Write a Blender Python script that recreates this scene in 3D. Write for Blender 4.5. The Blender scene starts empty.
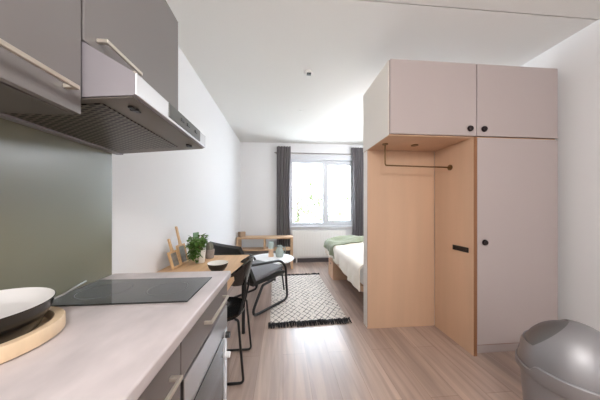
import bpy, bmesh, math, random
from mathutils import Vector, Matrix, noise
R = math.radians
PI = math.pi
random.seed(7)
S = bpy.context.scene
COL = S.collection

# ------------------------------------------------------------------ camera, sky, light, exposure
cd = bpy.data.cameras.new('camera')
cam = bpy.data.objects.new('camera', cd)
COL.objects.link(cam)
cam.location = (0, 0, 1.22)
cam.rotation_euler = (R(90), 0, -math.atan2(17, 210))
cd.sensor_fit = 'HORIZONTAL'
cd.sensor_width = 36
cd.lens = 36 * 210 / 600
cd.shift_y = 8 / 600
cd.clip_start = 0.02
S.camera = cam

W = bpy.data.worlds.new('sky')
S.world = W
W.use_nodes = True
bgn = W.node_tree.nodes['Background']
bgn.inputs[0].default_value = (0.75, 0.87, 1.0, 1)
bgn.inputs[1].default_value = 8.8

sd = bpy.data.lights.new('sun', 'SUN')
sun = bpy.data.objects.new('sun', sd)
COL.objects.link(sun)
sun.rotation_euler = (R(50), 0, R(-75))
sd.energy = 11
sd.angle = R(3)

S.view_settings.view_transform = 'Standard'
S.view_settings.look = 'None'
S.view_settings.gamma = 1
S.view_settings.use_curve_mapping = False
S.view_settings.exposure = 0.70

FILL_W = 56      # added fill lamps, out of view
FILL_C = (0.97, 0.955, 0.95)

# ------------------------------------------------------------------ helpers
def tag(o, label=None, cat=None, group=None, kind=None):
    if label: o['label'] = label
    if cat: o['category'] = cat
    if group: o['group'] = group
    if kind: o['kind'] = kind
    return o

def thing(name, label, cat, loc=(0, 0, 0), rotz=0, group=None):
    o = bpy.data.objects.new(name, None)
    COL.objects.link(o)
    o.empty_display_size = 0.05
    o.location = loc
    o.rotation_euler = (0, 0, rotz)
    return tag(o, label, cat, group)

def obj(name, bm, mat, parent=None, smooth=False, label=None):
    bmesh.ops.recalc_face_normals(bm, faces=bm.faces)
    me = bpy.data.meshes.new(name)
    bm.to_mesh(me)
    bm.free()
    for m in (mat if isinstance(mat, (list, tuple)) else [mat]):
        me.materials.append(m)
    if smooth:
        for p in me.polygons: p.use_smooth = True
        try: me.set_sharp_from_angle(angle=R(40 if smooth is True else smooth))
        except Exception: pass
    o = bpy.data.objects.new(name, me)
    COL.objects.link(o)
    if parent: o.parent = parent
    if label: o['label'] = label
    return o

def B(): return bmesh.new()

def box(bm, x0, x1, y0, y1, z0, z1, bev=0.0, seg=2, mi=0):
    r = bmesh.ops.create_cube(bm, size=1)
    vs = r['verts']
    for v in vs:
        v.co = Vector((x0 + (v.co.x + .5) * (x1 - x0), y0 + (v.co.y + .5) * (y1 - y0), z0 + (v.co.z + .5) * (z1 - z0)))
    fs = set(f for v in vs for f in v.link_faces)
    for f in fs: f.material_index = mi
    if bev > 0:
        es = list(set(e for v in vs for e in v.link_edges))
        bmesh.ops.bevel(bm, geom=es, offset=bev, segments=seg, profile=.5, affect='EDGES')
    return bm

def boxb(*a, **k): return box(B(), *a, **k)

def fillet(pts, rad, n=6, closed=False):
    P = [Vector(p) for p in pts]
    out = []
    N = len(P)
    for i in range(N):
        if not closed and i in (0, N - 1):
            out.append(P[i]); continue
        a, b, c = P[i - 1], P[i], P[(i + 1) % N]
        u = (a - b); v = (c - b)
        r = rad[i] if isinstance(rad, (list, tuple)) else rad
        ang = u.angle(v)
        if r <= 0 or ang > 3.1:
            out.append(b); continue
        d = min(r / math.tan(ang / 2), u.length * .49, v.length * .49)
        p0 = b + u.normalized() * d
        p1 = b + v.normalized() * d
        for k in range(n + 1):
            t = k / n
            out.append(p0 * (1 - t) ** 2 + b * 2 * t * (1 - t) + p1 * t * t)
    return out

def tube(bm, pts, r, seg=10, closed=False, mi=0):
    P = [Vector(p) for p in pts]
    n = len(P)
    T = []
    for i in range(n):
        if closed: t = P[(i + 1) % n] - P[i - 1]
        elif i == 0: t = P[1] - P[0]
        elif i == n - 1: t = P[-1] - P[-2]
        else: t = (P[i + 1] - P[i]).normalized() + (P[i] - P[i - 1]).normalized()
        T.append(t.normalized())
    ref = Vector((0, 0, 1)) if abs(T[0].z) < .9 else Vector((1, 0, 0))
    nrm = (ref - T[0] * ref.dot(T[0])).normalized()
    rings = []
    for i in range(n):
        nrm = (nrm - T[i] * nrm.dot(T[i]))
        nrm.normalize()
        bn = T[i].cross(nrm)
        rr = r[i] if isinstance(r, (list, tuple)) else r
        rings.append([bm.verts.new(P[i] + (nrm * math.cos(2 * PI * k / seg) + bn * math.sin(2 * PI * k / seg)) * rr) for k in range(seg)])
    m = n if closed else n - 1
    for i in range(m):
        a, b = rings[i], rings[(i + 1) % n]
        for k in range(seg):
            f = bm.faces.new((a[k], a[(k + 1) % seg], b[(k + 1) % seg], b[k])); f.material_index = mi
    if not closed:
        bm.faces.new(rings[0][::-1]).material_index = mi
        bm.faces.new(rings[-1]).material_index = mi
    return bm

def lathe(bm, prof, seg=40, c=(0, 0, 0), mi=0, a0=0, a1=2 * PI):
    full = abs(a1 - a0 - 2 * PI) < 1e-6
    rings = []
    m = seg if full else seg + 1
    for (r, z) in prof:
        if r < 1e-6:
            rings.append([bm.verts.new((c[0], c[1], c[2] + z))])
        else:
            rings.append([bm.verts.new((c[0] + r * math.cos(a0 + (a1 - a0) * k / seg), c[1] + r * math.sin(a0 + (a1 - a0) * k / seg), c[2] + z)) for k in range(m)])
    for a, b in zip(rings[:-1], rings[1:]):
        for k in range(seg):
            k2 = (k + 1) % m if full else k + 1
            if len(a) == 1 and len(b) == 1: continue
            if len(a) == 1: f = bm.faces.new((a[0], b[k2], b[k]))
            elif len(b) == 1: f = bm.faces.new((a[k], a[k2], b[0]))
            else: f = bm.faces.new((a[k], a[k2], b[k2], b[k]))
            f.material_index = mi
    return bm

def prism(bm, poly, axis, a, b, mi=0):
    """extrude a closed 2D outline: axis 'y' -> (x,z) points, 'x' -> (y,z), 'z' -> (x,y)"""
    def mk(p, t):
        if axis == 'y': return (p[0], t, p[1])
        if axis == 'x': return (t, p[0], p[1])
        return (p[0], p[1], t)
    A = [bm.verts.new(mk(p, a)) for p in poly]
    C = [bm.verts.new(mk(p, b)) for p in poly]
    n = len(poly)
    fs = [bm.faces.new(A), bm.faces.new(C[::-1])]
    for i in range(n): fs.append(bm.faces.new((A[i], C[i], C[(i + 1) % n], A[(i + 1) % n])))
    for f in fs: f.material_index = mi
    return bm

def sheet(bm, fn, nu, nv, thick, mi=0):
    """grid surface fn(u,v)->Vector solidified downwards/inwards along its normals"""
    P = [[Vector(fn(i / nu, j / nv)) for j in range(nv + 1)] for i in range(nu + 1)]
    def nrm(i, j):
        a = P[min(i + 1, nu)][j] - P[max(i - 1, 0)][j]
        b = P[i][min(j + 1, nv)] - P[i][max(j - 1, 0)]
        n = a.cross(b)
        return n.normalized() if n.length > 1e-9 else Vector((0, 0, 1))
    A = [[bm.verts.new(P[i][j]) for j in range(nv + 1)] for i in range(nu + 1)]
    C = [[bm.verts.new(P[i][j] - nrm(i, j) * thick) for j in range(nv + 1)] for i in range(nu + 1)]
    for i in range(nu):
        for j in range(nv):
            bm.faces.new((A[i][j], A[i + 1][j], A[i + 1][j + 1], A[i][j + 1]))
            bm.faces.new((C[i][j], C[i][j + 1], C[i + 1][j + 1], C[i + 1][j]))
    for i in range(nu):
        bm.faces.new((A[i][0], C[i][0], C[i + 1][0], A[i + 1][0]))
        bm.faces.new((A[i][nv], A[i + 1][nv], C[i + 1][nv], C[i][nv]))
    for j in range(nv):
        bm.faces.new((A[0][j], A[0][j + 1], C[0][j + 1], C[0][j]))
        bm.faces.new((A[nu][j], C[nu][j], C[nu][j + 1], A[nu][j + 1]))
    for f in bm.faces: f.material_index = mi
    return bm

# ------------------------------------------------------------------ materials
def lin(c):
    return tuple((x / 12.92 if x <= .04045 else ((x + .055) / 1.055) ** 2.4) for x in (v / 255 for v in c)) + (1,)

def mat(name, rgb, rough=.5, metal=0, spec=.5, noise=None, bump=None, coat=0, sheen=0):
    """noise=(scale xyz, amount, detail) multiplies the colour; bump=(scale, strength)"""
    m = bpy.data.materials.new(name); m.use_nodes = True
    nt = m.node_tree; N = nt.nodes; L = nt.links
    p = N['Principled BSDF']
    c = lin(rgb)
    p.inputs['Base Color'].default_value = c
    p.inputs['Roughness'].default_value = rough
    p.inputs['Metallic'].default_value = metal
    p.inputs['Specular IOR Level'].default_value = spec
    p.inputs['Coat Weight'].default_value = coat
    p.inputs['Sheen Weight'].default_value = sheen
    if noise or bump:
        tc = N.new('ShaderNodeTexCoord')
    if noise:
        sc, amt, det = noise
        mp = N.new('ShaderNodeMapping'); mp.inputs['Scale'].default_value = sc if isinstance(sc, tuple) else (sc,) * 3
        nz = N.new('ShaderNodeTexNoise'); nz.inputs['Scale'].default_value = 1; nz.inputs['Detail'].default_value = det
        mr = N.new('ShaderNodeMapRange'); mr.inputs[1].default_value = .3; mr.inputs[2].default_value = .7
        mr.inputs[3].default_value = 1 - amt; mr.inputs[4].default_value = 1 + amt
        vm = N.new('ShaderNodeVectorMath'); vm.operation = 'SCALE'; vm.inputs[0].default_value = c[:3]
        L.new(tc.outputs['Object'], mp.inputs[0]); L.new(mp.outputs[0], nz.inputs[0]); L.new(nz.outputs[0], mr.inputs[0])
        L.new(mr.outputs[0], vm.inputs['Scale']); L.new(vm.outputs[0], p.inputs['Base Color'])
    if bump:
        nb = N.new('ShaderNodeTexNoise'); nb.inputs['Scale'].default_value = bump[0]; nb.inputs['Detail'].default_value = 3
        bp = N.new('ShaderNodeBump'); bp.inputs['Strength'].default_value = bump[1]; bp.inputs['Distance'].default_value = .004
        L.new(tc.outputs['Object'], nb.inputs[0]); L.new(nb.outputs[0], bp.inputs['Height']); L.new(bp.outputs[0], p.inputs['Normal'])
    return m

def floor_mat():
    m = bpy.data.materials.new('laminate_floor'); m.use_nodes = True
    nt = m.node_tree; N = nt.nodes; L = nt.links; p = N['Principled BSDF']
    tc = N.new('ShaderNodeTexCoord')
    mp = N.new('ShaderNodeMapping'); mp.inputs['Rotation'].default_value = (0, 0, R(90))
    br = N.new('ShaderNodeTexBrick')
    br.inputs['Scale'].default_value = 1; br.inputs['Brick Width'].default_value = 1.28; br.inputs['Row Height'].default_value = .19
    br.inputs['Mortar Size'].default_value = .0016; br.inputs['Mortar Smooth'].default_value = .3
    br.offset = .37; br.offset_frequency = 2
    br.inputs['Color1'].default_value = lin((188, 165, 151)); br.inputs['Color2'].default_value = lin((176, 152, 139)); br.inputs['Mortar'].default_value = lin((146, 122, 108))
    L.new(tc.outputs['Object'], mp.inputs[0]); L.new(mp.outputs[0], br.inputs[0])
    m2 = N.new('ShaderNodeMapping'); m2.inputs['Scale'].default_value = (26, 1.6, 1)
    nz = N.new('ShaderNodeTexNoise'); nz.inputs['Scale'].default_value = 1; nz.inputs['Detail'].default_value = 5; nz.inputs['Distortion'].default_value = .6
    L.new(tc.outputs['Object'], m2.inputs[0]); L.new(m2.outputs[0], nz.inputs[0])
    mr = N.new('ShaderNodeMapRange'); mr.inputs[1].default_value = .3; mr.inputs[2].default_value = .7; mr.inputs[3].default_value = .80; mr.inputs[4].default_value = 1.15
    L.new(nz.outputs[0], mr.inputs[0])
    m3 = N.new('ShaderNodeMapping'); m3.inputs['Scale'].default_value = (4.5, .7, 1)
    n3 = N.new('ShaderNodeTexNoise'); n3.inputs['Scale'].default_value = 1; n3.inputs['Detail'].default_value = 2
    L.new(tc.outputs['Object'], m3.inputs[0]); L.new(m3.outputs[0], n3.inputs[0])
    r3 = N.new('ShaderNodeMapRange'); r3.inputs[1].default_value = .35; r3.inputs[2].default_value = .65; r3.inputs[3].default_value = .83; r3.inputs[4].default_value = 1.12
    L.new(n3.outputs[0], r3.inputs[0])
    mu = N.new('ShaderNodeMath'); mu.operation = 'MULTIPLY'; L.new(mr.outputs[0], mu.inputs[0]); L.new(r3.outputs[0], mu.inputs[1])
    vm = N.new('ShaderNodeVectorMath'); vm.operation = 'SCALE'
    L.new(br.outputs['Color'], vm.inputs[0]); L.new(mu.outputs[0], vm.inputs['Scale']); L.new(vm.outputs[0], p.inputs['Base Color'])
    p.inputs['Roughness'].default_value = .36
    p.inputs['Specular IOR Level'].default_value = .8
    p.inputs['Coat Weight'].default_value = .5
    p.inputs['Coat Roughness'].default_value = .25
    return m

def rug_mat():
    m = bpy.data.materials.new('rug_weave'); m.use_nodes = True
    nt = m.node_tree; N = nt.nodes; L = nt.links; p = N['Principled BSDF']
    tc = N.new('ShaderNodeTexCoord')
    nz = N.new('ShaderNodeTexNoise'); nz.inputs['Scale'].default_value = 14; nz.inputs['Detail'].default_value = 2
    L.new(tc.outputs['Object'], nz.inputs[0])
    sub = N.new('ShaderNodeVectorMath'); sub.operation = 'SUBTRACT'; sub.inputs[1].default_value = (.5, .5, .5)
    L.new(nz.outputs['Color'], sub.inputs[0])
    sc = N.new('ShaderNodeVectorMath'); sc.operation = 'SCALE'; sc.inputs['Scale'].default_value = .022
    L.new(sub.outputs[0], sc.inputs[0])
    ad = N.new('ShaderNodeVectorMath'); ad.operation = 'ADD'
    L.new(tc.outputs['Object'], ad.inputs[0]); L.new(sc.outputs[0], ad.inputs[1])
    sp = N.new('ShaderNodeSeparateXYZ'); L.new(ad.outputs[0], sp.inputs[0])
    def M(op, a, b=None):
        n = N.new('ShaderNodeMath'); n.operation = op
        for i, v in enumerate((a, b)):
            if v is None: continue
            if isinstance(v, (int, float)): n.inputs[i].default_value = v
            else: L.new(v, n.inputs[i])
        return n.outputs[0]
    u = M('MULTIPLY', sp.outputs[0], 1 / .072); v = M('MULTIPLY', sp.outputs[1], 1 / .10)
    def line(e):
        fr = M('FRACT', e)
        return M('ABSOLUTE', M('SUBTRACT', fr, .5))
    a = line(M('ADD', u, v)); b = line(M('SUBTRACT', u, v))
    mx = M('MAXIMUM', a, b)                       # .5 at the lines
    l = N.new('ShaderNodeMapRange'); l.inputs[1].default_value = .40; l.inputs[2].default_value = .47
    L.new(mx, l.inputs[0])
    # worn gaps in the dark yarn
    n2 = N.new('ShaderNodeTexNoise'); n2.inputs['Scale'].default_value = 30; L.new(tc.outputs['Object'], n2.inputs[0])
    g = N.new('ShaderNodeMapRange'); g.inputs[1].default_value = .36; g.inputs[2].default_value = .5; L.new(n2.outputs[0], g.inputs[0])
    f = M('MULTIPLY', l.outputs[0], g.outputs[0])
    mix = N.new('ShaderNodeMix'); mix.data_type = 'RGBA'
    mix.inputs[6].default_value = lin((222, 213, 204)); mix.inputs[7].default_value = lin((66, 60, 62))
    L.new(f, mix.inputs[0]); L.new(mix.outputs[2], p.inputs['Base Color'])
    p.inputs['Roughness'].default_value = .95; p.inputs['Specular IOR Level'].default_value = .1
    n3 = N.new('ShaderNodeTexNoise'); n3.inputs['Scale'].default_value = 160; L.new(tc.outputs['Object'], n3.inputs[0])
    bp = N.new('ShaderNodeBump'); bp.inputs['Strength'].default_value = .5; bp.inputs['Distance'].default_value = .004
    L.new(n3.outputs[0], bp.inputs['Height']); L.new(bp.outputs[0], p.inputs['Normal'])
    return m

def mesh_filter_mat():
    m = bpy.data.materials.new('filter_mesh'); m.use_nodes = True
    nt = m.node_tree; N = nt.nodes; L = nt.links; p = N['Principled BSDF']
    tc = N.new('ShaderNodeTexCoord')
    mp = N.new('ShaderNodeMapping'); mp.inputs['Scale'].default_value = (36, 72, 0); mp.inputs['Rotation'].default_value = (0, 0, R(45))
    vo = N.new('ShaderNodeTexVoronoi'); vo.inputs['Randomness'].default_value = 0; vo.inputs['Scale'].default_value = 1
    L.new(tc.outputs['Object'], mp.inputs[0]); L.new(mp.outputs[0], vo.inputs[0])
    mr = N.new('ShaderNodeMapRange'); mr.inputs[1].default_value = .3; mr.inputs[2].default_value = .42
    L.new(vo.outputs['Distance'], mr.inputs[0])
    mix = N.new('ShaderNodeMix'); mix.data_type = 'RGBA'
    mix.inputs[6].default_value = lin((30, 28, 26)); mix.inputs[7].default_value = lin((116, 108, 101))
    L.new(mr.outputs[0], mix.inputs[0]); L.new(mix.outputs[2], p.inputs['Base Color'])
    p.inputs['Metallic'].default_value = .7; p.inputs['Roughness'].default_value = .4
    return m

def glass_pane_mat():
    m = bpy.data.materials.new('window_glass'); m.use_nodes = True
    nt = m.node_tree; N = nt.nodes; L = nt.links
    N.remove(N['Principled BSDF'])
    t = N.new('ShaderNodeBsdfTransparent'); g = N.new('ShaderNodeBsdfGlossy'); g.inputs['Roughness'].default_value = .02
    mx = N.new('ShaderNodeMixShader'); mx.inputs[0].default_value = .06
    L.new(t.outputs[0], mx.inputs[1]); L.new(g.outputs[0], mx.inputs[2]); L.new(mx.outputs[0], N['Material Output'].inputs[0])
    return m

def tint_glass(name, rgb, rough=.1):
    m = bpy.data.materials.new(name); m.use_nodes = True
    p = m.node_tree.nodes['Principled BSDF']
    p.inputs['Base Color'].default_value = lin(rgb); p.inputs['Roughness'].default_value = rough
    p.inputs['Transmission Weight'].default_value = .55; p.inputs['IOR'].default_value = 1.3
    return m

M = dict(
    wall=mat('wall_paint', (231, 230, 230), .9, spec=.2, bump=(180, .08)),
    ceiling=mat('ceiling_plaster', (228, 226, 222), .95, spec=.1, bump=(120, .35)),
    groove=mat('ceiling_groove', (150, 145, 140), .9),
    white=mat('white_paint', (238, 238, 238), .45),
    frame=mat('window_frame_paint', (206, 207, 211), .4),
    skirting=mat('skirting_paint', (96, 90, 90), .6),
    floor=floor_mat(),
    door=mat('mauve_laminate', (181, 168, 165), .42, noise=((2, 2, .4), .015, 2)),
    wood=mat('birch_veneer', (210, 174, 145), .45, noise=((7, 7, .6), .05, 4)),
    edge=mat('plywood_edge', (136, 92, 60), .6, noise=((30, 30, 2), .12, 2)),
    oak=mat('oak', (212, 172, 130), .45, noise=((30, 2, 30), .10, 4)),
    shelf=mat('sideboard_oak', (202, 168, 134), .5, noise=((2, 20, 20), .08, 3)),
    tray=mat('pale_beech', (222, 194, 160), .5, noise=((8, 40, 8), .05, 3)),
    frontmid=mat('taupe_front', (116, 106, 103), .38, noise=((3, 3, 3), .02, 2)),
    upper=mat('grey_gloss_front', (124, 119, 117), .25, noise=((2, 2, 2), .015, 2)),
    carc=mat('grey_carcass', (94, 90, 86), .5),
    counter=mat('concrete_laminate', (200, 189, 188), .38, noise=((11, 6, 11), .12, 6)),
    steel=mat('brushed_steel', (190, 190, 192), .3, metal=1),
    champagne=mat('champagne_handle', (206, 197, 184), .38, metal=.75),
    hoodpaint=mat('hood_enamel', (142, 136, 140), .35, metal=.25),
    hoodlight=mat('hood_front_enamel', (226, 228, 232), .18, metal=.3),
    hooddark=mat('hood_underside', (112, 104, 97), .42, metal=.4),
    filt=mesh_filter_mat(),
    panel=mat('control_panel', (66, 63, 55), .35, metal=.1),
    splash=mat('green_grey_splashback', (114, 111, 90), .30, spec=1.0),
    black=mat('black_satin', (24, 23, 23), .32),
    blackgloss=mat('black_lacquer', (20, 19, 19), .16, coat=.4),
    blackmetal=mat('black_powder_coat', (26, 25, 25), .38),
    leather=mat('black_leather', (40, 40, 38), .5, bump=(120, .2)),
    greyfab=mat('grey_seat_fabric', (112, 110, 114), .85, noise=(60, .08, 3), bump=(300, .3), sheen=.2),
    hobglass=mat('hob_ceramic', (34, 34, 32), .06, coat=.3),
    hobmark=mat('hob_marking', (110, 110, 108), .3),
    ovenglass=mat('oven_glass', (38, 36, 36), .06),
    panwhite=mat('pan_coating', (226, 222, 220), .35),
    pancoat=mat('pan_enamel', (22, 21, 21), .22),
    curtain=mat('charcoal_curtain', (100, 94, 96), .9, noise=((40, 40, 3), .06, 2), sheen=.3),
    radiator=mat('radiator_enamel', (236, 234, 230), .4),
    duvet=mat('cream_cotton', (236, 226, 212), .9, noise=(6, .03, 3), bump=(60, .3), sheen=.2),
    mattress=mat('white_mattress', (232, 230, 226), .9),
    throw=mat('sage_green_knit', (116, 120, 84), .95, noise=(40, .12, 3), bump=(150, .6), sheen=.3),
    rug=rug_mat(),
    fringe=mat('black_yarn', (36, 34, 36), .95, noise=(60, .2, 2)),
    leaf=mat('leaf_green', (84, 118, 50), .5, noise=(25, .35, 2)),
    stem=mat('plant_stem', (96, 110, 60), .7),
    potwhite=mat('white_ceramic', (226, 222, 214), .3),
    potgrey=mat('grey_concrete_pot', (150, 140, 134), .8, noise=(40, .1, 3)),
    cactus=mat('cactus_skin', (128, 128, 116), .8, noise=((60, 60, 8), .2, 2)),
    soil=mat('soil', (60, 45, 35), .95, noise=(80, .3, 2)),
    cardgreen=mat('green_card', (112, 146, 108), .7, noise=(18, .15, 2)),
    inset=mat('grey_inset', (138, 132, 124), .5, noise=(25, .25, 3)),
    paddle=mat('paddle_wood', (206, 168, 124), .55, noise=((30, 30, 5), .1, 3)),
    bin=mat('silver_bin_plastic', (150, 148, 150), .45, metal=.55, bump=(400, .04)),
    bindark=mat('bin_inner_shell', (112, 111, 112), .4, metal=.5),
    knob=mat('dark_knob', (46, 38, 40), .28, metal=.6),
    brass=mat('bronze_rail', (120, 92, 60), .38, metal=.8),
    greenglass=tint_glass('green_glass', (222, 232, 226), .15),
    peach=mat('peach_ceramic', (214, 178, 148), .5),
    greyboard=mat('grey_board', (150, 143, 140), .8),
    cardboard=mat('tan_box', (168, 142, 118), .8, noise=(30, .06, 2)),
    glass=glass_pane_mat(),
    panelwhite=mat('white_panel', (234, 226, 217), .6),
    bark=mat('bark', (92, 74, 58), .9, noise=(20, .3, 3)),
    treeleaf=mat('tree_leaf', (112, 122, 84), .7, noise=(3, .35, 2)),
    grass=mat('paving', (222, 221, 218), .95, noise=(3, .2, 3)),
    plastic=mat('white_plastic', (228, 226, 222), .4),
)
fillm = bpy.data.materials.new('fill_glow'); fillm.use_nodes = True
_p = fillm.node_tree.nodes['Principled BSDF']
_p.inputs['Emission Color'].default_value = FILL_C + (1,); _p.inputs['Emission Strength'].default_value = 3  # glow of the added fill globes

# ------------------------------------------------------------------ room shell
XL, XR, YB, YN, CE = -.93, 2.42, 4.70, -2.0, 2.67
def struct(name, bm, m, parent=None, **k):
    o = obj(name, bm, m, parent, **k)
    if not parent: o['kind'] = 'structure'
    return o
struct('floor', boxb(XL - .1, XR + .1, YN - .1, YB + .3, -.1, 0), M['floor'])
bm = B()
box(bm, XL - .1, XR + .1, YN - .1, 1.426, CE, CE + .1, .003, 1)
box(bm, XL - .1, XR + .1, 1.432, YB + .3, CE, CE + .1, .003, 1)
box(bm, XL - .1, XR + .1, 1.40, 1.46, CE + .012, CE + .1, mi=1)
struct('ceiling', bm, [M['ceiling'], M['groove']])
struct('wall_left', boxb(XL - .1, XL, YN - .1, YB + .3, 0, CE), M['wall'])
struct('wall_right', boxb(XR, XR + .1, YN - .1, YB + .3, 0, CE), M['wall'])
struct('wall_front', boxb(XL, XR, YN - .1, YN, 0, CE), M['wall'])
WX0, WX1, WZ0, WZ1 = .13, 1.66, .82, 2.36
bm = B()
box(bm, XL, WX0, YB, YB + .28, 0, CE)
box(bm, WX1, XR, YB, YB + .28, 0, CE)
box(bm, WX0, WX1, YB, YB + .28, 0, WZ0)
box(bm, WX0, WX1, YB, YB + .28, WZ1, CE)
struct('wall_back', bm, M['wall'])
struct('baseboard_back', boxb(XL, XR, YB - .014, YB, 0, .09, .003), M['skirting'])
struct('baseboard_left', boxb(XL, XL + .012, 1.3, YB - .014, 0, .06, .003), M['white'])
struct('baseboard_right', boxb(XR - .012, XR, YN, 1.6, 0, .06, .003), M['white'])

# window
wn = bpy.data.objects.new('window_1', None); COL.objects.link(wn); wn['kind'] = 'structure'
FY0, FY1 = YB + .04, YB + .11
bm = B()
box(bm, WX0, .215, FY0, FY1, WZ0, WZ1, .006)
box(bm, 1.60, WX1, FY0, FY1, WZ0, WZ1, .006)
box(bm, .215, 1.60, FY0, FY1, WZ0, .885, .006)
box(bm, .215, 1.60, FY0, FY1, 2.24, WZ1, .006)
box(bm, .905, 1.0, FY0 - .01, FY1, .885, 2.24, .006)
obj('window_frame', bm, M['frame'], wn)
bm = B()
box(bm, 1.0, 1.035, FY0 + .005, FY1 - .01, .885, 2.24, .005)
box(bm, 1.555, 1.60, FY0 + .005, FY1 - .01, .885, 2.24, .005)
box(bm, 1.035, 1.555, FY0 + .005, FY1 - .01, .885, .93, .005)
box(bm, 1.035, 1.555, FY0 + .005, FY1 - .01, 2.20, 2.24, .005)
sash = obj('opening_sash', bm, M['frame'], wn)
bm = B(); box(bm, .945, .965, FY0 - .02, FY0 - .008, 1.36, 1.42, .003); box(bm, .947, .963, FY0 - .032, FY0 - .018, 1.38, 1.50, .004)
obj('window_handle', bm, M['frame'], sash)
obj('pane', boxb(.215, .905, FY0 + .03, FY0 + .036, .885, 2.24), M['glass'], wn)
obj('pane', boxb(1.035, 1.555, FY0 + .03, FY0 + .036, .93, 2.20), M['glass'], wn)
obj('window_sill', boxb(WX0 - .02, WX1 + .02, YB - .06, FY0, WZ0 - .035, WZ0, .006), M['frame'], wn)
struct('trim_1', boxb(WX0 - .01, WX1 + .01, YB - .035, YB + .0, WZ1 - .06, WZ1 + .045, .006), M['frame'])

# ------------------------------------------------------------------ kitchen, left
CT = .86; KY1 = 1.24
# splashback panel
o = obj('splashback', boxb(XL + .001, XL + .012, .07, 1.208, CT + .001, 1.62), M['splash'])
tag(o, 'dark green-grey splashback panel on the wall between worktop and cooker hood', 'splashback')
# worktop
bm = B(); box(bm, XL + .002, -.298, .07, KY1, CT - .038, CT, .007, 3)
o = obj('worktop', bm, M['counter'], smooth=True)
tag(o, 'pale grey concrete-look kitchen worktop running along the left wall', 'worktop')

def bar_handle(name, parent, y0, y1, x, z, m):
    """bar along y standing off a front that faces +x (front plane at x)"""
    bm = B()
    box(bm, x + .024, x + .034, y0, y1, z - .006, z + .006, .002)
    box(bm, x, x + .03, y0, y0 + .012, z - .006, z + .006, .002)
    box(bm, x, x + .03, y1 - .012, y1, z - .006, z + .006, .002)
    return obj(name, bm, m, parent)

def base_cabinet(y0, y1, label, fronts, z0=.0, z1=CT - .040):
    t = thing('base_cabinet', label, 'kitchen cabinet', (-.32, (y0 + y1) / 2, 0))
    yc = (y0 + y1) / 2
    obj('carcass', boxb(XL + .004 + .32, -.02, y0 - yc + .001, y1 - yc - .001, z0 + .10, z1), M['carc'], t)
    obj('plinth', boxb(XL + .03 + .32, -.07, y0 - yc + .001, y1 - yc - .001, 0, .099), M['carc'], t)
    for (nm, a, b, hz, h0, h1) in fronts:
        f = obj(nm, boxb(-.019, 0, y0 - yc + .002, y1 - yc - .002, a, b, .0015), M['frontmid'], t)
        if hz: bar_handle('handle', f, h0 - yc, h1 - yc, 0, hz, M['champagne'])
    return t
base_cabinet(.09, .688, 'taupe base cabinet with bar-handled drawers at the near end of the worktop',
             [('drawer', .50, .812, .735, .25, .63), ('drawer', .11, .496, .42, .25, .63)])
# oven housing: drawer above oven
t = thing('oven_cabinet', 'taupe base cabinet with one shallow drawer above the built-in oven', 'kitchen cabinet', (-.32, .965, 0))
obj('carcass', boxb(XL + .324, -.02, -.274, .272, .672, .82), M['carc'], t)
bm = B(); box(bm, XL + .324, -.02, -.274, -.264, .1, .67); box(bm, XL + .324, -.004, .258, .274, .1, .82); box(bm, XL + .324, -.02, -.264, .258, .1, .115)
obj('side_panel', bm, M['carc'], t)
obj('plinth', boxb(XL + .35, -.07, -.274, .272, 0, .099), M['carc'], t)
f = obj('drawer', boxb(-.019, 0, -.274, .274, .673, .812, .0015), M['frontmid'], t)
bar_handle('handle', f, -.085, .18, 0, .752, M['champagne'])
# oven
t = thing('oven', 'built-in steel and dark glass oven under the worktop drawer', 'oven', (-.32, .965, .116))
z = -.116
obj('oven_body', boxb(-.50, -.022, -.262, .256, .0, .552), M['carc'], t)
obj('control_fascia', boxb(-.02, .004, -.262, .256, .555 + z, .668 + z, .002), M['steel'], t)
d = obj('oven_door', boxb(-.02, .002, -.262, .205, .115 + z + .004, .550 + z, .002), M['steel'], t)
obj('oven_window', boxb(.001, .005, -.235, .18, .15 + z, .535 + z, .001), M['ovenglass'], d)
obj('control_stile', boxb(-.02, .004, .208, .256, .115 + z + .004, .550 + z, .002), M['hoodlight'], t)
for zz, mm, lb in ((.515, M['black'], 'black oven knob'), (.405, M['white'], 'white oven knob')):
    bm = B(); lathe(bm, [(0, 0), (.017, 0), (.015, .022), (0, .022)], 20)
    bmesh.ops.rotate(bm, verts=bm.verts, cent=(0, 0, 0), matrix=Matrix.Rotation(R(90), 3, 'Y'))
    bmesh.ops.translate(bm, verts=bm.verts, vec=(.004, .232, zz + z))
    obj('oven_knob', bm, mm, t, smooth=True, label=lb)

# hob
t = thing('induction_hob', 'black glass two-zone hob set flush in the worktop beneath the hood', 'hob', (-.635, .972, CT))
obj('hob_glass', boxb(-.268, .272, -.14, .141, .0005, .006, .002), M['hobglass'], t)
for cx, rr in ((-.13, .09), (.13, .075)):
    bm = B(); lathe(bm, [(rr, .0061), (rr + .0015, .0064), (rr + .003, .0061)], 48, (cx, 0, 0))
    obj('cooking_zone', bm, M['hobmark'], t)

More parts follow.
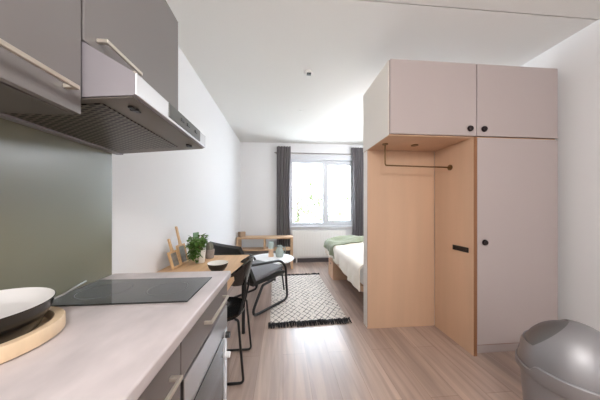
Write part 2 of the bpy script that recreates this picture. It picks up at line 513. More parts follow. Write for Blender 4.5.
# wall cabinets
def wall_cabinet(y0, y1, z0, z1, label, hz, h0, h1):
    yc = (y0 + y1) / 2
    t = thing('wall_cabinet', label, 'kitchen cabinet', (XL, yc, z0))
    obj('carcass', boxb(.002, .318, y0 - yc + .001, y1 - yc - .001, 0, z1 - z0, .001), M['carc'], t)
    d = obj('door', boxb(.321, .340, y0 - yc + .002, y1 - yc - .002, .002, z1 - z0, .0015), M['upper'], t)
    bar_handle('handle', d, h0 - yc, h1 - yc, .340, hz - z0, M['champagne'])
wall_cabinet(.068, .668, 1.492, 2.27, 'tall grey wall cabinet left of the hood, the nearest to the viewer', 1.55, .20, .625)
wall_cabinet(.672, 1.24, 1.718, 2.27, 'short grey wall cabinet directly above the cooker hood', 1.752, .715, .885)

# cooker hood
t = thing('cooker_hood', 'slim grey cooker hood with mesh filter under the short wall cabinet', 'cooker hood', (XL, .955, 1.525))
hy = .283
bm = B()
prism(bm, [(.013, .0), (.045, .0), (.48, .036), (.484, .040), (.484, .102), (.478, .108), (.34, .188), (.013, .188)], 'y', -hy, hy)
obj('hood_body', bm, M['hoodpaint'], t)
bm = B(); box(bm, .484, .489, -hy, hy, .038, .104, .002)
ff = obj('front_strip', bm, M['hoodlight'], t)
bm = B(); box(bm, .487, .4925, -.105, .20, .048, .1035, .002)
cp = obj('control_panel', bm, M['panel'], ff)
for q in (.0, .055, .14):
    obj('button', boxb(.491, .497, q - .013, q + .013, .070, .084, .002), M['black'], cp)
def und(x, d=0): return (x - .045) * .036 / .435 - .0015 - d
bm = B()   # underside plate, filter, rear rim
prism(bm, [(.02, -.002), (.045, -.002), (.476, und(.476)), (.476, und(.476, .003)), (.045, -.006), (.02, -.006)], 'y', -hy + .004, hy - .004)
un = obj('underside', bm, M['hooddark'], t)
bm = B(); prism(bm, [(.06, und(.06, .003)), (.37, und(.37, .003)), (.37, und(.37, .007)), (.06, und(.06, .007))], 'y', -hy + .03, hy - .07)
obj('grease_filter', bm, M['filt'], un)
bm = B(); box(bm, .014, .05, -hy, hy, -.012, -.001, .002)
obj('rear_rim', bm, M['hoodpaint'], un)
for q in (-.21, .20):
    bm = B(); zq = und(.435, .004)
    box(bm, .427, .443, q - .022, q + .022, zq - .006, zq, .002); box(bm, .422, .448, q - .005, q + .005, zq - .008, zq, .002)
    obj('filter_clip', bm, M['black'], un)

# tray and pan
t = obj('round_tray', lathe(B(), [(0, 0), (.144, 0), (.150, .004), (.150, .036), (.147, .040), (.128, .040), (.125, .037), (.121, .018), (0, .018)], 72), M['tray'], smooth=True)
t.location = (-.776, .60, CT + .001); tag(t, 'round pale wooden tray on the worktop under the black pan', 'tray')
t = thing('frying_pan', 'black pan with white inside and thin steel handle on the round tray', 'pan', (-.778, .602, CT + .0195))
t.rotation_euler = (0, 0, 0)
bm = B(); lathe(bm, [(0, 0), (.090, 0), (.100, .006), (.1255, .062), (.129, .084), (.1305, .086), (.1285, .087)], 72)
lathe(bm, [(.1285, .087), (.1265, .085), (.118, .070), (.105, .056), (.095, .053), (0, .052)], 72, mi=1)
bmesh.ops.remove_doubles(bm, verts=bm.verts, dist=.0002)
TL = Matrix.Rotation(R(3.0), 3, Vector((.76, -.65, 0)).cross(Vector((0, 0, 1))))
for v in bm.verts:
    k = max(0, (v.co.z - .01)) / .09
    v.co = v.co.lerp(TL.inverted() @ v.co, min(1, k))
obj('pan_body', bm, [M['pancoat'], M['panwhite']], t, smooth=True)
bm = B(); tube(bm, fillet([(.085, .088, .066), (.098, .105, .072), (.098, .15, .082), (.096, .185, .087)], .03), .0032, 10)
obj('handle', bm, M['steel'], t, smooth=True, label='thin steel pan handle')

# ------------------------------------------------------------------ dining table by the left wall
TZ = .75
t = thing('dining_table', 'narrow oak dining table against the left wall beyond the worktop', 'table', (-.63, 1.71, 0))
def rrect(x0, x1, y0, y1, rad, n=6):
    out = []
    for (cx, cy, a) in ((x1 - rad, y1 - rad, 0), (x0 + rad, y1 - rad, 90), (x0 + rad, y0 + rad, 180), (x1 - rad, y0 + rad, 270)):
        for k in range(n + 1):
            an = R(a + 90 * k / n); out.append((cx + rad * math.cos(an), cy + rad * math.sin(an)))
    return out
bm = B(); prism(bm, rrect(-.295, .295, -.455, .44, .02), 'z', TZ - .032, TZ)
obj('tabletop', bm, M['oak'], t)
for sx in (-1, 1):
    for sy in (-1, 1):
        obj('leg', tube(B(), [(sx * .245, sy * .375, 0), (sx * .245, sy * .375, TZ - .033)], .017, 14), M['blackmetal'], t, smooth=True)

# dining chair
t = thing('dining_chair', 'black dining chair with thin sled legs pulled up to the oak table', 'chair', (-.50, 1.655, 0), PI)
def seat_fn(u, v):
    x = -.19 + .39 * u; y = -.195 + .39 * v
    # superellipse squeeze for a rounded outline
    a, b = 2 * u - 1, 2 * v - 1
    kx = math.sqrt(max(0, 1 - .42 * b * b)); ky = math.sqrt(max(0, 1 - .42 * a * a))
    z = .455 - .018 * math.exp(-((a * a + b * b) * 2.2)) - .02 * max(0, a - .5) ** 2 * 4
    return (.005 + .195 * a * kx * 1.06, .195 * b * ky * 1.06, z)
obj('seat', sheet(B(), seat_fn, 18, 18, .014), M['blackgloss'], t, smooth=60)
def back_fn(u, v):
    a, b = 2 * u - 1, 2 * v - 1
    ka = math.sqrt(max(0, 1 - .38 * b * b)); kb = math.sqrt(max(0, 1 - .62 * a ** 4))
    y = .20 * a * ka
    z = .745 + .088 * b * kb
    return (-.238 - .022 * b + .11 * (y / .2) ** 2 * 1.0, y, z)
obj('backrest', sheet(B(), back_fn, 24, 14, .012), M['blackgloss'], t, smooth=60)
for s in (-1, 1):
    pts = fillet([(-.165, s * .15, .440), (-.19, s * .165, .437), (-.228, s * .175, .009), (.215, s * .175, .009), (.17, s * .165, .430), (.10, s * .10, .434)], [0, .015, .03, .03, .02, 0])
    obj('sled_leg', tube(B(), pts, .0085, 10), M['blackmetal'], t, smooth=True)
for s in (-1, 1):
    pts = fillet([(-.06, s * .09, .436), (-.185, s * .095, .436), (-.222, s * .075, .60), (-.224, s * .07, .78)], [0, .05, .05, 0])
    obj('back_support', tube(B(), pts, .008, 10), M['blackmetal'], t, smooth=True)

# bowl
bm = B(); lathe(bm, [(0, 0), (.040, 0), (.046, .003), (.066, .032), (.0735, .0575)], 56)
lathe(bm, [(.0735, .0575), (.0735, .060), (.072, .061), (.070, .059), (.062, .035), (.042, .008), (0, .006)], 56, mi=1)
bmesh.ops.remove_doubles(bm, verts=bm.verts, dist=.0001)
o = obj('bowl', bm, [M['black'], M['potwhite']], smooth=True)
o.location = (-.487, 1.62, TZ + .001)
tag(o, 'small black bowl with pale inside on the near end of the oak table', 'bowl')

# wooden paddle frames leaning on the wall
def paddle(label, y, w, h, hh, lean, rot):
    t = thing('wooden_paddle', label, 'serving board', (-.83, y, TZ + .002), rot, 'wooden paddles leaning on the wall')
    L_ = Matrix.Rotation(lean, 4, 'Y')
    def fin(bm):
        bmesh.ops.transform(bm, matrix=L_, verts=bm.verts); return bm
    b = .016
    bm = B()
    box(bm, -.009, .009, -w / 2, -w / 2 + b, 0, h, .003); box(bm, -.009, .009, w / 2 - b, w / 2, 0, h, .003)
    box(bm, -.009, .009, -w / 2 + b, w / 2 - b, 0, b, .003); box(bm, -.009, .009, -w / 2 + b, w / 2 - b, h - b, h, .003)
    obj('paddle_frame', fin(bm), M['paddle'], t)
    bm = B(); box(bm, -.006, .003, -w / 2 + b, w / 2 - b, b, h - b)
    obj('inset_panel', fin(bm), M['inset'], t, label='grey inset panel')
    bm = B()
    prism(bm, [(-.016, h - .001), (.016, h - .001), (.009, h + .03), (.0085, h + hh - .01), (.005, h + hh), (-.005, h + hh), (-.0085, h + hh - .01), (-.009, h + .03)], 'x', -.007, .007)
    obj('handle', fin(bm), M['paddle'], t)
    return t
paddle('shorter wooden paddle frame, the one nearer the worktop, leaning on the wall', 1.72, .11, .135, .10, R(-16), R(-4))
paddle('taller wooden paddle frame with a long handle leaning beside the leafy plant', 1.85, .115, .165, .155, R(-13), R(-4))

# leafy plant
def leaf(bm, base, d, length, width, droop):
    d = Vector(d).normalized()
    side = d.cross(Vector((0, 0, 1)))
    if side.length < .05: side = Vector((1, 0, 0))
    side.normalize()
    up = side.cross(d).normalized()
    prof = [(0, .08), (.25, .8), (.5, 1), (.78, .62), (1, .03)]
    prev = None
    for t_, w_ in prof:
        c = Vector(base) + d * length * t_ + Vector((0, 0, -droop * length * t_ * t_))
        a = bm.verts.new(c - side * width * w_ / 2 + up * width * .12 * w_)
        m_ = bm.verts.new(c)
        b = bm.verts.new(c + side * width * w_ / 2 + up * width * .12 * w_)
        if prev:
            bm.faces.new((prev[0], a, m_, prev[1])); bm.faces.new((prev[1], m_, b, prev[2]))
        prev = (a, m_, b)

t = thing('potted_plant', 'bushy green leafy plant in a white pot on the oak table', 'plant', (-.712, 1.87, TZ + .001))
bm = B(); lathe(bm, [(0, 0), (.034, 0), (.038, .004), (.047, .105), (.048, .110), (.046, .111), (.044, .106), (.043, .095), (0, .094)], 40)
obj('pot', bm, M['potwhite'], t, smooth=True)
obj('soil', lathe(B(), [(.042, .0945), (.03, .098), (0, .1)], 24), M['soil'], t, smooth=True)
bl, bs = B(), B()
rnd = random.Random(3)
for k in range(70):
    a = rnd.uniform(0, 2 * PI)
    if k < 34: a = rnd.uniform(PI * .70, PI * 1.55)
    out = rnd.uniform(.02, .085); h = .10 + rnd.uniform(.03, .135)
    if k < 34: out = rnd.uniform(.05, .115); h = .10 + rnd.uniform(-.07, .06)
    elif math.cos(a) > .2: out *= .6
    p0 = Vector((rnd.uniform(-.02, .02), rnd.uniform(-.02, .02), .096))
    p2 = Vector((math.cos(a) * out, math.sin(a) * out, h))
    p1 = (p0 + p2) / 2 + Vector((0, 0, .05))
    pts = [p0 * (1 - q) ** 2 + p1 * 2 * q * (1 - q) + p2 * q * q for q in (0, .25, .5, .75, 1)]
    tube(bs, pts, .0014, 5)
    for q in range(7):
        c = pts[2 + q % 3]
        if c.x < -.068 or c.x > .062: continue
        aa = a + rnd.uniform(-1.6, 1.6)
        leaf(bl, c, (math.cos(aa), math.sin(aa), rnd.uniform(-.3, .7)), rnd.uniform(.03, .05), rnd.uniform(.02, .032), rnd.uniform(.1, .7))
obj('stems', bs, M['stem'], t)
obj('foliage', bl, M['leaf'], t)

# small cactus pot
t = thing('cactus_pot', 'small grey pot with a stubby grey cactus beside the leafy plant', 'plant', (-.685, 2.03, TZ + .001))
obj('pot', lathe(B(), [(0, 0), (.032, 0), (.036, .004), (.043, .075), (.041, .083), (.038, .083), (.036, .07), (0, .068)], 36), M['potgrey'], t, smooth=True)
bm = B()
prof = [(0, .15), (.012, .148), (.022, .14), (.029, .122), (.031, .10), (.028, .08), (.02, .069), (0, .068)]
lathe(bm, prof, 48)
for v in bm.verts:
    an = math.atan2(v.co.y, v.co.x); k = 1 + .10 * math.cos(12 * an); v.co.x *= k; v.co.y *= k
obj('cactus', bm, M['cactus'], t, smooth=60)

# green card propped behind the plant
t = thing('green_card', 'small green card propped on a wooden stand behind the leafy plant', 'card', (-.83, 2.085, TZ + .001), R(-20))
obj('stand', boxb(-.03, .02, -.036, .036, 0, .165, .004), M['paddle'], t)
obj('card', boxb(-.006, .004, -.034, .034, .167, .235, .002), M['cardgreen'], t)

# ------------------------------------------------------------------ lounge chair
t = thing('armchair', 'black tubular lounge armchair with grey seat beyond the oak table', 'armchair', (-.365, 2.735, 0), math.atan2(.75, .66))
for s in (-1, 1):
    y = s * .29
    pts = fillet([(-.36, y, .60), (.17, y, .555), (.27, y, .47), (.31, y, .028), (-.31, y, .028), (-.13, y, .33), (.05, y, .35)], [0, .16, .12, .07, .07, .04, 0])
    obj('side_frame', tube(B(), pts, .0155, 12), M['blackmetal'], t, smooth=True)
obj('crossbar', tube(B(), [(.0, -.29, .345), (.0, .29, .345)], .012, 12), M['blackmetal'], t, smooth=True)
def pad(fn, nu, nv, th): return sheet(B(), fn, nu, nv, th)
bm = B(); prism(bm, fillet([(-.27, 0, .345), (.26, 0, .362), (.285, 0, .385), (.26, 0, .408), (-.25, 0, .39)], .015, 3, True) and [(p.x, p.z) for p in fillet([(-.27, 0, .345), (.26, 0, .362), (.285, 0, .385), (.26, 0, .408), (-.25, 0, .39)], .015, 3, True)], 'y', -.272, .272)
obj('seat_shell', bm, M['leather'], t, smooth=30)
bm = B(); box(bm, -.22, .265, -.262, .262, .402, .447, .02, 3)
for v in bm.verts: v.co.z += .03 * (v.co.x - .02) / .25 + .012 * (1 - (v.co.y / .262) ** 2) * (1 if v.co.z > .42 else 0)
bmesh.ops.translate(bm, verts=bm.verts, vec=(0, 0, -.004))
obj('seat_cushion', bm, M['greyfab'], t, smooth=True, label='grey seat cushion')
def bk(u, v):
    a = 2 * u - 1
    z = .40 + .42 * v
    hw = .30 * (1 - .03 * v)
    x = -.255 - .20 * v ** 1.15 + .02 * a * a
    return (x, hw * a, z)
obj('backrest', sheet(B(), bk, 20, 16, .038), M['leather'], t, smooth=50)

# ------------------------------------------------------------------ coffee table with glassware
t = thing('coffee_table', 'round white coffee table in front of the oak sideboard', 'table', (-.175, 3.27, 0))
obj('tabletop', lathe(B(), [(0, .428), (.335, .428), (.343, .434), (.343, .444), (.338, .45), (0, .45)], 72), M['white'], t, smooth=True)
for k in range(3):
    a = R(200 + 120 * k)
    obj('leg', tube(B(), [(math.cos(a) * .18, math.sin(a) * .18, .428), (math.cos(a) * .25, math.sin(a) * .25, .0125 if k else 0)], .012, 12), M['blackmetal'], t, smooth=True)
t = thing('glass_jug', 'pale green glass jug on the white coffee table', 'jug', (-.055, 3.33, .4505))
bm = B(); lathe(bm, [(0, 0), (.050, 0), (.058, .006), (.066, .05), (.060, .10), (.042, .135), (.036, .15), (.040, .175), (.043, .18), (.040, .18), (.033, .15), (.039, .134), (.056, .10), (.062, .05), (.054, .010), (0, .006)], 40)
obj('jug_body', bm, M['greenglass'], t, smooth=True)
obj('jug_handle', tube(B(), fillet([(.036, 0, .155), (.09, 0, .150), (.092, 0, .07), (.062, 0, .05)], .03), .007, 8), M['greenglass'], t, smooth=True)
t = thing('candle_holder', 'tall peach candle holder with a green glass cup beside the glass jug', 'candle holder', (-.19, 3.36, .4505))
obj('stem_base', lathe(B(), [(0, 0), (.045, 0), (.047, .01), (.038, .06), (.036, .10), (.042, .125), (0, .127)], 36), M['peach'], t, smooth=True)
obj('glass_cup', lathe(B(), [(0, .128), (.036, .128), (.044, .14), (.046, .235), (.043, .235), (.041, .145), (0, .138)], 36), M['greenglass'], t, smooth=True)

# ------------------------------------------------------------------ sideboard on the back wall
t = thing('sideboard', 'low open oak sideboard between the left wall and the radiator', 'sideboard', (-.355, 4.34, 0))
hx, d0, d1 = .555, -.15, .15
obj('top_board', boxb(-hx, hx, d0, d1, .605, .64, .004), M['shelf'], t)
obj('shelf', boxb(-hx + .045, hx - .045, d0 + .01, d1 - .01, .37, .395, .003), M['shelf'], t)
for sx in (-1, 1):
    for sy in (d0, d1 - .045):
        obj('leg', boxb(sx * (hx - .0225) - .0225, sx * (hx - .0225) + .0225, sy, sy + .045, 0, .604, .003), M['shelf'], t)
obj('divider', boxb(-.03, .0, d0 + .012, d1 - .012, .396, .604, .002), M['shelf'], t)
obj('lower_panel', boxb(-hx + .046, hx - .30, d1 - .018, d1 - .006, .10, .368), M['greyboard'], t, label='grey panel below the shelf')  # plain grey board closing the space under the shelf
o = obj('storage_box', boxb(-.055, .055, -.055, .055, 0, .10, .004), M['cardboard'])
o.location = (-.83, 4.33, .641); o.rotation_euler = (0, 0, R(40))
tag(o, 'small tan box on the left end of the oak sideboard', 'box')

# radiator
t = thing('radiator', 'white ribbed panel radiator below the window', 'radiator', (.80, 4.64, .13))
bm = B(); box(bm, -.60, .60, -.03, .03, 0, .58, .008)
obj('radiator_panel', bm, M['radiator'], t)
bm = B()
for k in range(33):
    x = -.57 + 1.14 * k / 32
    box(bm, x - .008, x + .008, -.038, -.028, .03, .55, .004)
obj('ribs', bm, M['radiator'], t)
obj('top_grille', boxb(-.60, .60, -.034, .034, .581, .592, .003), M['radiator'], t)
for sx in (-.5, .5): obj('foot', boxb(sx - .015, sx + .015, -.02, .058, -.13, -.001, .002), M['radiator'], t)

# curtains and rod
def curtain(x0, x1, z0, z1, y, label, folds, pinch, seed):
    rn = random.Random(seed)
    ph = [rn.uniform(-.5, .5) for _ in range(12)]
    def fn(u, v):
        z = z1 + (z0 - z1) * v
        c = (x0 + x1) / 2 + pinch[0] * math.sin(PI * v)
        w = (x1 - x0) / 2 * (1 - pinch[1] * math.sin(PI * v) ** 1.5)
        x = c + w * (2 * u - 1)
        am = .022 + .012 * v
        yy = y + am * math.sin(2 * PI * folds * u + ph[0] + .6 * math.sin(3 * v + ph[1])) + .008 * math.sin(2 * PI * 2.3 * folds * u + ph[2])
        return (x, yy, z)
    o = obj('curtain', sheet(B(), fn, 96, 22, .004), M['curtain'], smooth=60)
    tag(o, label, 'curtain', 'charcoal curtains at the window')
curtain(-.135, .17, .06, 2.565, 4.60, 'charcoal curtain gathered at the left side of the window', 5, (-.012, .06), 1)
curtain(1.53, 1.88, .06, 2.575, 4.60, 'charcoal curtain gathered at the right side of the window beside the wardrobe', 6, (.03, .10), 2)
t = thing('curtain_rod', 'thin dark grey curtain rod across the top of the window', 'curtain rod', (.87, 4.655, 2.44))
obj('rod', tube(B(), [(-1.06, 0, 0), (1.06, 0, 0)], .010, 12), M['greyboard'], t, smooth=True)
for sx in (-1.02, 1.02): obj('bracket', boxb(sx - .01, sx + .01, -.01, .044, -.02, .015, .002), M['greyboard'], t)

# ------------------------------------------------------------------ rug
t = thing('rug', 'cream rug with black diamond lines and black fringed ends', 'rug', (.255, 2.995, 0), R(2.2))
bm = B(); box(bm, -.42, .42, -.775, .775, .001, .012, .003)
obj('rug_field', bm, M['rug'], t)
rn = random.Random(5)
for s in (-1, 1):
    bm = B()
    for k in range(95):
        x = -.432 + .864 * k / 94
        y0 = s * .768
        dx, L_ = rn.uniform(-.014, .014), rn.uniform(.055, .085)
        hh = rn.uniform(.016, .032)
        tube(bm, [(x, y0, .012), (x + dx * .3, y0 + s * L_ * .25, hh), (x + dx * .7, y0 + s * L_ * .6, hh * .8), (x + dx, y0 + s * L_, .008)], [.006, .008, .0075, .004], 6)
    f = obj('fringe', bm, M['fringe'], t, label='black tasselled fringe')

# ------------------------------------------------------------------ bed
BX0, BX1, BY0, BY1 = .86, 2.36, 2.24, 4.12
t = thing('bed', 'low bed with pale wooden storage base behind the wardrobe', 'bed', (BX0, BY0, 0))
w_, l_ = BX1 - BX0, BY1 - BY0
obj('bed_frame', boxb(.0, w_, 0, l_, .30, .36, .004), M['wood'], t)
bx = obj('storage_base', boxb(-.02, w_ - .02, 1.25, 1.60, .0, .298, .003), M['wood'], t)
bm = B(); lathe(bm, [(0, 0), (.02, 0), (.02, .002), (0, .002)], 20)
for v in bm.verts: v.co = Vector((-.0205 - v.co.z * .4, 1.42 + v.co.x * 1.6, .24 + v.co.y * .6))
obj('hand_hole', bm, M['black'], bx)
obj('storage_base', boxb(.40, w_ - .02, .02, .30, .0, .298, .003), M['wood'], t)
obj('mattress', boxb(.005, w_ - .005, .01, l_ - .01, .361, .57, .04, 4), M['mattress'], t, smooth=True)
def duv(x, y):
    """height and drape of the duvet at plan parameter"""
    return .60 + .075 * min(1, (x - BX0) / .55) + .014 * math.sin(x * 9 + y * 4) + .012 * math.sin(y * 11 - x * 5)
def drape(u, v, x1, y0, y1, off, hem):
    """u: 0 at hem on the left side, climbs to the top, 1 at the far right; v along y"""
    y = y0 + (y1 - y0) * v
    hz = hem(v)
    k = .30
    cx, r = BX0 - .035 - off, .075
    if u < k:
        q = u / k
        z = hz + (.60 + off - r - hz) * q
        x = cx + (.012 * math.sin(y * 17) + .010 * math.sin(y * 31 + 1)) * (1 - q) - .012 * (1 - q)
    elif u < k + .12:
        a = (u - k) / .12 * PI / 2
        x = cx + r - r * math.cos(a); z = .60 + off - r + r * math.sin(a)
    else:
        q = (u - k - .12) / (1 - k - .12)
        x = cx + r + (x1 - cx - r) * q
        z = duv(x, y) + off + (.60 - duv(cx + r, y)) * max(0, 1 - q * 6)
    e = max(0, (y - (BY1 - .10)) / .12)
    if e > 0: z -= max(0, z - hz) * .30 * min(1.2, e) ** 2
    w = noise.noise(Vector((x * 5, y * 4, z * 3))) * .012 + noise.noise(Vector((x * 13, y * 9, z * 8))) * .006
    return (x - (max(0, w) if u < k + .06 else 0) * 1.2, y, z + (w + .004 if u > k + .06 else 0))
hem1 = lambda v: .375 - .06 * max(0, 1 - v * 2) + .012 * math.sin(v * 21) - .01 * math.cos(v * 8)
o = obj('duvet', sheet(B(), lambda u, v: drape(u, v, BX1 - .02, BY0 - .0, BY1 + .02, 0, hem1), 64, 84, .016), M['duvet'], smooth=70)
tag(o, 'cream cotton duvet draped over the bed and hanging down its left side', 'duvet')
def throw_fn(u, v):
    tip = lambda v: .60 - .10 - .09 * (1 - v) + .01 * math.sin(v * 15)
    x, y, z = drape(u, v, BX1 - .03, 3.40, 4.08, .014, tip)
    y += -.10 * max(0, .3 - u) / .3 * (1 - v)
    y -= .0 if u < .42 else .18 * (u - .42) * (1 - v)
    return (x, y, z + .004 * math.sin(u * 40 + v * 9))
o = obj('throw_blanket', sheet(B(), throw_fn, 48, 26, .010), M['throw'], smooth=70)
tag(o, 'sage green knitted throw laid across the window end of the bed', 'blanket')

# ------------------------------------------------------------------ wardrobe group on the right
F, BK = 1.61, 2.17
X0, XM, X1 = .85, 1.585, 2.34
def knob(parent, x, z):
    bm = B(); lathe(bm, [(0, 0), (.016, 0), (.024, .004), (.024, .012), (.019, .018), (.012, .016), (0, .016)], 28)
    bmesh.ops.rotate(bm, verts=bm.verts, cent=(0, 0, 0), matrix=Matrix.Rotation(R(90), 3, 'X'))
    bmesh.ops.translate(bm, verts=bm.verts, vec=(x, -.0005, z))
    obj('knob', bm, M['knob'], parent, smooth=True)
# overhead unit
t = thing('overhead_cabinet', 'mauve two-door overhead cabinet spanning the open niche and tall wardrobe', 'cabinet', (X0, F, 1.81))
w_ = X1 - X0; dp = BK - F; h_ = .602
bm = B(); box(bm, .004, w_, .020, dp, .004, h_, .001)
obj('carcass', bm, M['edge'], t)
obj('side_panel', boxb(-.002, .0035, .022, dp, .0, h_ + .001), M['panelwhite'], t, label='white side panel')
obj('bottom_panel', boxb(.0, w_, .020, dp, -.004, .0035), M['wood'], t, label='birch underside panel')
m_ = XM - X0 + .008
for a, b, kx in ((.004, m_ - .004, m_ - .062), (m_ + .004, w_ - .002, m_ + .062)):
    bm = B(); box(bm, a, b, 0, .018, .006, h_ - .002, .001)
    d = obj('door', bm, M['door'], t)
    knob(d, kx, .062)
# tall unit
t = thing('wardrobe', 'tall mauve single-door wardrobe cupboard between the niche and right wall', 'wardrobe', (XM, F, 0))
w_ = X1 - XM
obj('carcass', boxb(.0, w_, .020, dp - .01, .071, 1.805, .001), M['edge'], t)
obj('side_panel', boxb(-.020, .0, -.002, .445, .0, 1.805, .001), [M['wood']], t, label='birch veneer side panel')
obj('edge_strip', boxb(-.0195, .008, -.004, -.002, .0, 1.805), M['edge'], t, label='brown plywood edge strip')
obj('plinth', boxb(.0, w_, .03, .06, 0, .070), M['door'], t)
d = obj('door', boxb(.014, w_ - .002, -.001, .018, .089, 1.800, .001), M['door'], t)
knob(d, .076, .935)
# niche back panel
t = thing('coat_niche', 'birch veneer panel forming the back of the open coat niche', 'coat niche', (X0, 2.06, 0))
obj('veneer_face', boxb(.002, XM - X0 - .021, .0, .012, .0, 1.804), M['wood'], t)
obj('core', boxb(.002, XM - X0 - .001, .0125, .108, .0, 1.804), M['panelwhite'], t, label='white panel side')
# rail
t = thing('coat_rail', 'thin bronze coat rail hanging from the underside of the overhead cabinet', 'rail', (.93, 1.85, 1.805))
pts = fillet([(0, 0, -.002), (0, 0, -.195), (XM - .021 - .93, 0, -.205)], .02)
obj('rail', tube(B(), pts, .0065, 10), M['brass'], t, smooth=True)
obj('flange', lathe(B(), [(0, 0), (.026, 0), (.026, -.006), (0, -.006)], 24), M['brass'], t)
bm = B(); lathe(bm, [(0, 0), (.026, 0), (.026, .008), (0, .008)], 24)
bmesh.ops.rotate(bm, verts=bm.verts, cent=(0, 0, 0), matrix=Matrix.Rotation(R(-90), 3, 'Y'))
bmesh.ops.translate(bm, verts=bm.verts, vec=(XM - .0205 - .93, 0, -.205))
obj('flange', bm, M['brass'], t)
o = obj('niche_downlight', lathe(B(), [(0, 0), (.03, 0), (.032, -.006), (.022, -.007), (0, -.004)], 28), M['brass'], smooth=True)
o.location = (1.22, 1.86, 1.8055); tag(o, 'small round disc fitting under the overhead cabinet beside the coat rail', 'fitting')
# socket
t = thing('wall_socket', 'black double socket plate on the birch side of the wardrobe', 'socket', (XM - .0205, 1.735, .862))
obj('plate', boxb(-.008, 0, -.082, .082, -.022, .022, .003), M['black'], t)
for q in (-.04, .04):
    bm = B(); lathe(bm, [(.014, 0), (.017, .0), (.017, .003), (.014, .003), (.013, -.001)], 24)
    bmesh.ops.rotate(bm, verts=bm.verts, cent=(0, 0, 0), matrix=Matrix.Rotation(R(-90), 3, 'Y'))
    bmesh.ops.translate(bm, verts=bm.verts, vec=(-.0082, q, 0))
    obj('socket_outlet', bm, M['blackmetal'], t, smooth=True)

# ------------------------------------------------------------------ bin
t = thing('waste_bin', 'silver dome-lidded round waste bin in the right foreground', 'bin', (1.432, .925, 0), R(-57))
obj('bin_body', lathe(B(), [(0, 0), (.155, 0), (.162, .006), (.186, .375), (.186, .39), (0, .39)], 72), M['bin'], t, smooth=True)
# collar with a step in its upper edge
bm = B()
n = 96
def collar_top(a):
    a = (a + PI) % (2 * PI) - PI
    s = 1 / (1 + math.exp(-(abs(a) - 2.25) * 40))
    return .445 - .035 * s
rings = []
for k in range(n):
    a = 2 * PI * k / n; zt = collar_top(a)
    ca, sa = math.cos(a), math.sin(a)
    rings.append([bm.verts.new((r * ca, r * sa, z)) for r, z in ((.186, .372), (.1985, .372), (.203, .378), (.203, zt - .004), (.199, zt), (.193, zt), (.188, .40))])
for k in range(n):
    a, b = rings[k], rings[(k + 1) % n]
    for q in range(6): bm.faces.new((a[q], b[q], b[q + 1], a[q + 1]))
    bm.faces.new((a[6], b[6], b[0], a[0]))
lid = obj('lid_collar', bm, M['bin'], t, smooth=True)
def dome(r, h, z0, n=14, flat=1.0):
    return [(r * math.cos(PI / 2 * k / n) ** flat if k < n else 0, z0 + h * math.sin(PI / 2 * k / n)) for k in range(n + 1)]
obj('inner_dome', lathe(B(), dome(.188, .243, .405), 72), M['bindark'], t, smooth=True, label='darker inner dome')
bm = B(); lathe(bm, dome(.194, .243, .412, 28), 96)
for co, no in (((-.018, 0, .65), (1, 0, -.85)), ((-.182, 0, .5), (1, 0, 0)), ((0, 0, .52), (0, 0, 1))):
    bmesh.ops.bisect_plane(bm, geom=bm.verts[:] + bm.edges[:] + bm.faces[:], plane_co=co, plane_no=no)
dele = []
for f in bm.faces:
    c = f.calc_center_median()
    if (c.x + .018) - .85 * (c.z - .65) < 0 and (c.z > .52 or c.x < -.182): dele.append(f)
bmesh.ops.delete(bm, geom=dele, context='FACES')
ex = bmesh.ops.solidify(bm, geom=bm.faces[:], thickness=.006)
obj('roll_flap', bm, M['bin'], t, smooth=50)

# ------------------------------------------------------------------ ceiling fittings and added fill lamps
t = thing('smoke_detector', 'small white smoke detector with dark grille on the ceiling', 'smoke detector', (.272, 2.225, CE))
obj('housing', lathe(B(), [(0, 0), (.045, 0), (.047, -.008), (.042, -.022), (.03, -.03), (0, -.031)], 40), M['plastic'], t, smooth=True)
bm = B(); box(bm, -.022, .024, -.036, .0, -.040, -.026, .004)
obj('sensor_grille', bm, M['black'], t)
o = obj('ceiling_rose', lathe(B(), [(0, 0), (.028, 0), (.027, -.004), (0, -.006)], 24), M['plastic'], smooth=True)
o.location = (.268, 3.13, CE); tag(o, 'flat white round cap on the ceiling beyond the smoke detector', 'ceiling rose')

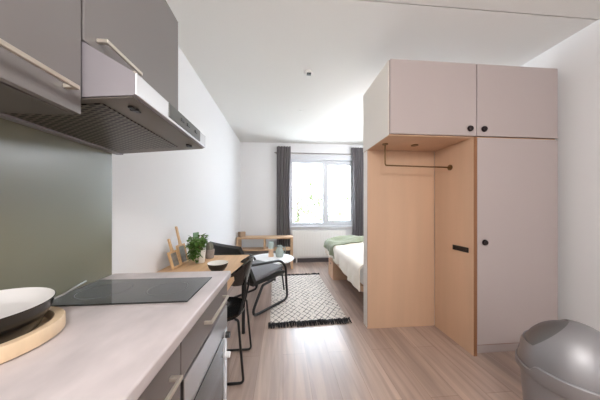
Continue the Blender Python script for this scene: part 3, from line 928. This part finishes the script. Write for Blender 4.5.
def lamp(x, y, label, w, col=FILL_C):  # unseen globe with a point light, added to brighten the room
    t = thing('fill_lamp', label, 'lamp', (x, y, CE))
    obj('fill_base', lathe(B(), [(0, 0), (.11, 0), (.11, -.03), (0, -.03)], 32), M['plastic'], t, smooth=True)
    obj('fill_globe', lathe(B(), [(.08, -.031)] + [(.15 * math.sin(a), -.15 - .15 * math.cos(a)) for a in [R(q) for q in range(35, 181, 8)]] + [(0, -.30)][:0], 32), fillm, t, smooth=True)
    l = bpy.data.lights.new('fill_light', 'POINT'); l.energy = w; l.color = col; l.shadow_soft_size = .16
    lo = bpy.data.objects.new('fill_light', l); COL.objects.link(lo); lo.parent = t; lo.location = (0, 0, -.50)
lamp(0.15, -0.75, 'unseen globe lamp added on the ceiling behind the viewer as fill', FILL_W)  # fill for the near half, added out of view
lamp(1.72, 3.15, 'unseen globe lamp added on the ceiling above the bed as fill', FILL_W * .5, (.86, .92, 1.0))  # cooler fill for the far end, added where the wardrobe hides it

# ------------------------------------------------------------------ outside
o = obj('paving', boxb(-30, 34, 5.2, 60, -3.1, -3.0), M['grass']); o['kind'] = 'structure'
def tree(x, y, h, r, seed, label):
    rn = random.Random(seed)
    t = thing('tree', label, 'tree', (x, y, -3.0), 0, 'trees outside the window')
    obj('trunk', tube(B(), [(0, 0, 0), (.05, 0, h * .4), (0, .05, h * .8)], [.16, .11, .04], 10), M['bark'], t, smooth=True)
    bm = B()
    for k in range(1500):
        while True:
            p = Vector((rn.uniform(-1, 1), rn.uniform(-1, 1), rn.uniform(-1, 1)))
            if .25 < p.length < 1: break
        p = Vector((p.x * r, p.y * r, h * .66 + p.z * h * .34))
        leaf(bm, p, (rn.uniform(-1, 1), rn.uniform(-1, 1), rn.uniform(-.5, .5)), rn.uniform(.16, .30), rn.uniform(.10, .18), .3)
    obj('foliage', bm, M['treeleaf'], t)
tree(.7, 10.0, 5.6, 1.75, 11, 'pale leafy tree seen through the left window pane')
tree(4.7, 12.5, 6.4, 2.3, 12, 'pale leafy tree seen through the right window pane')
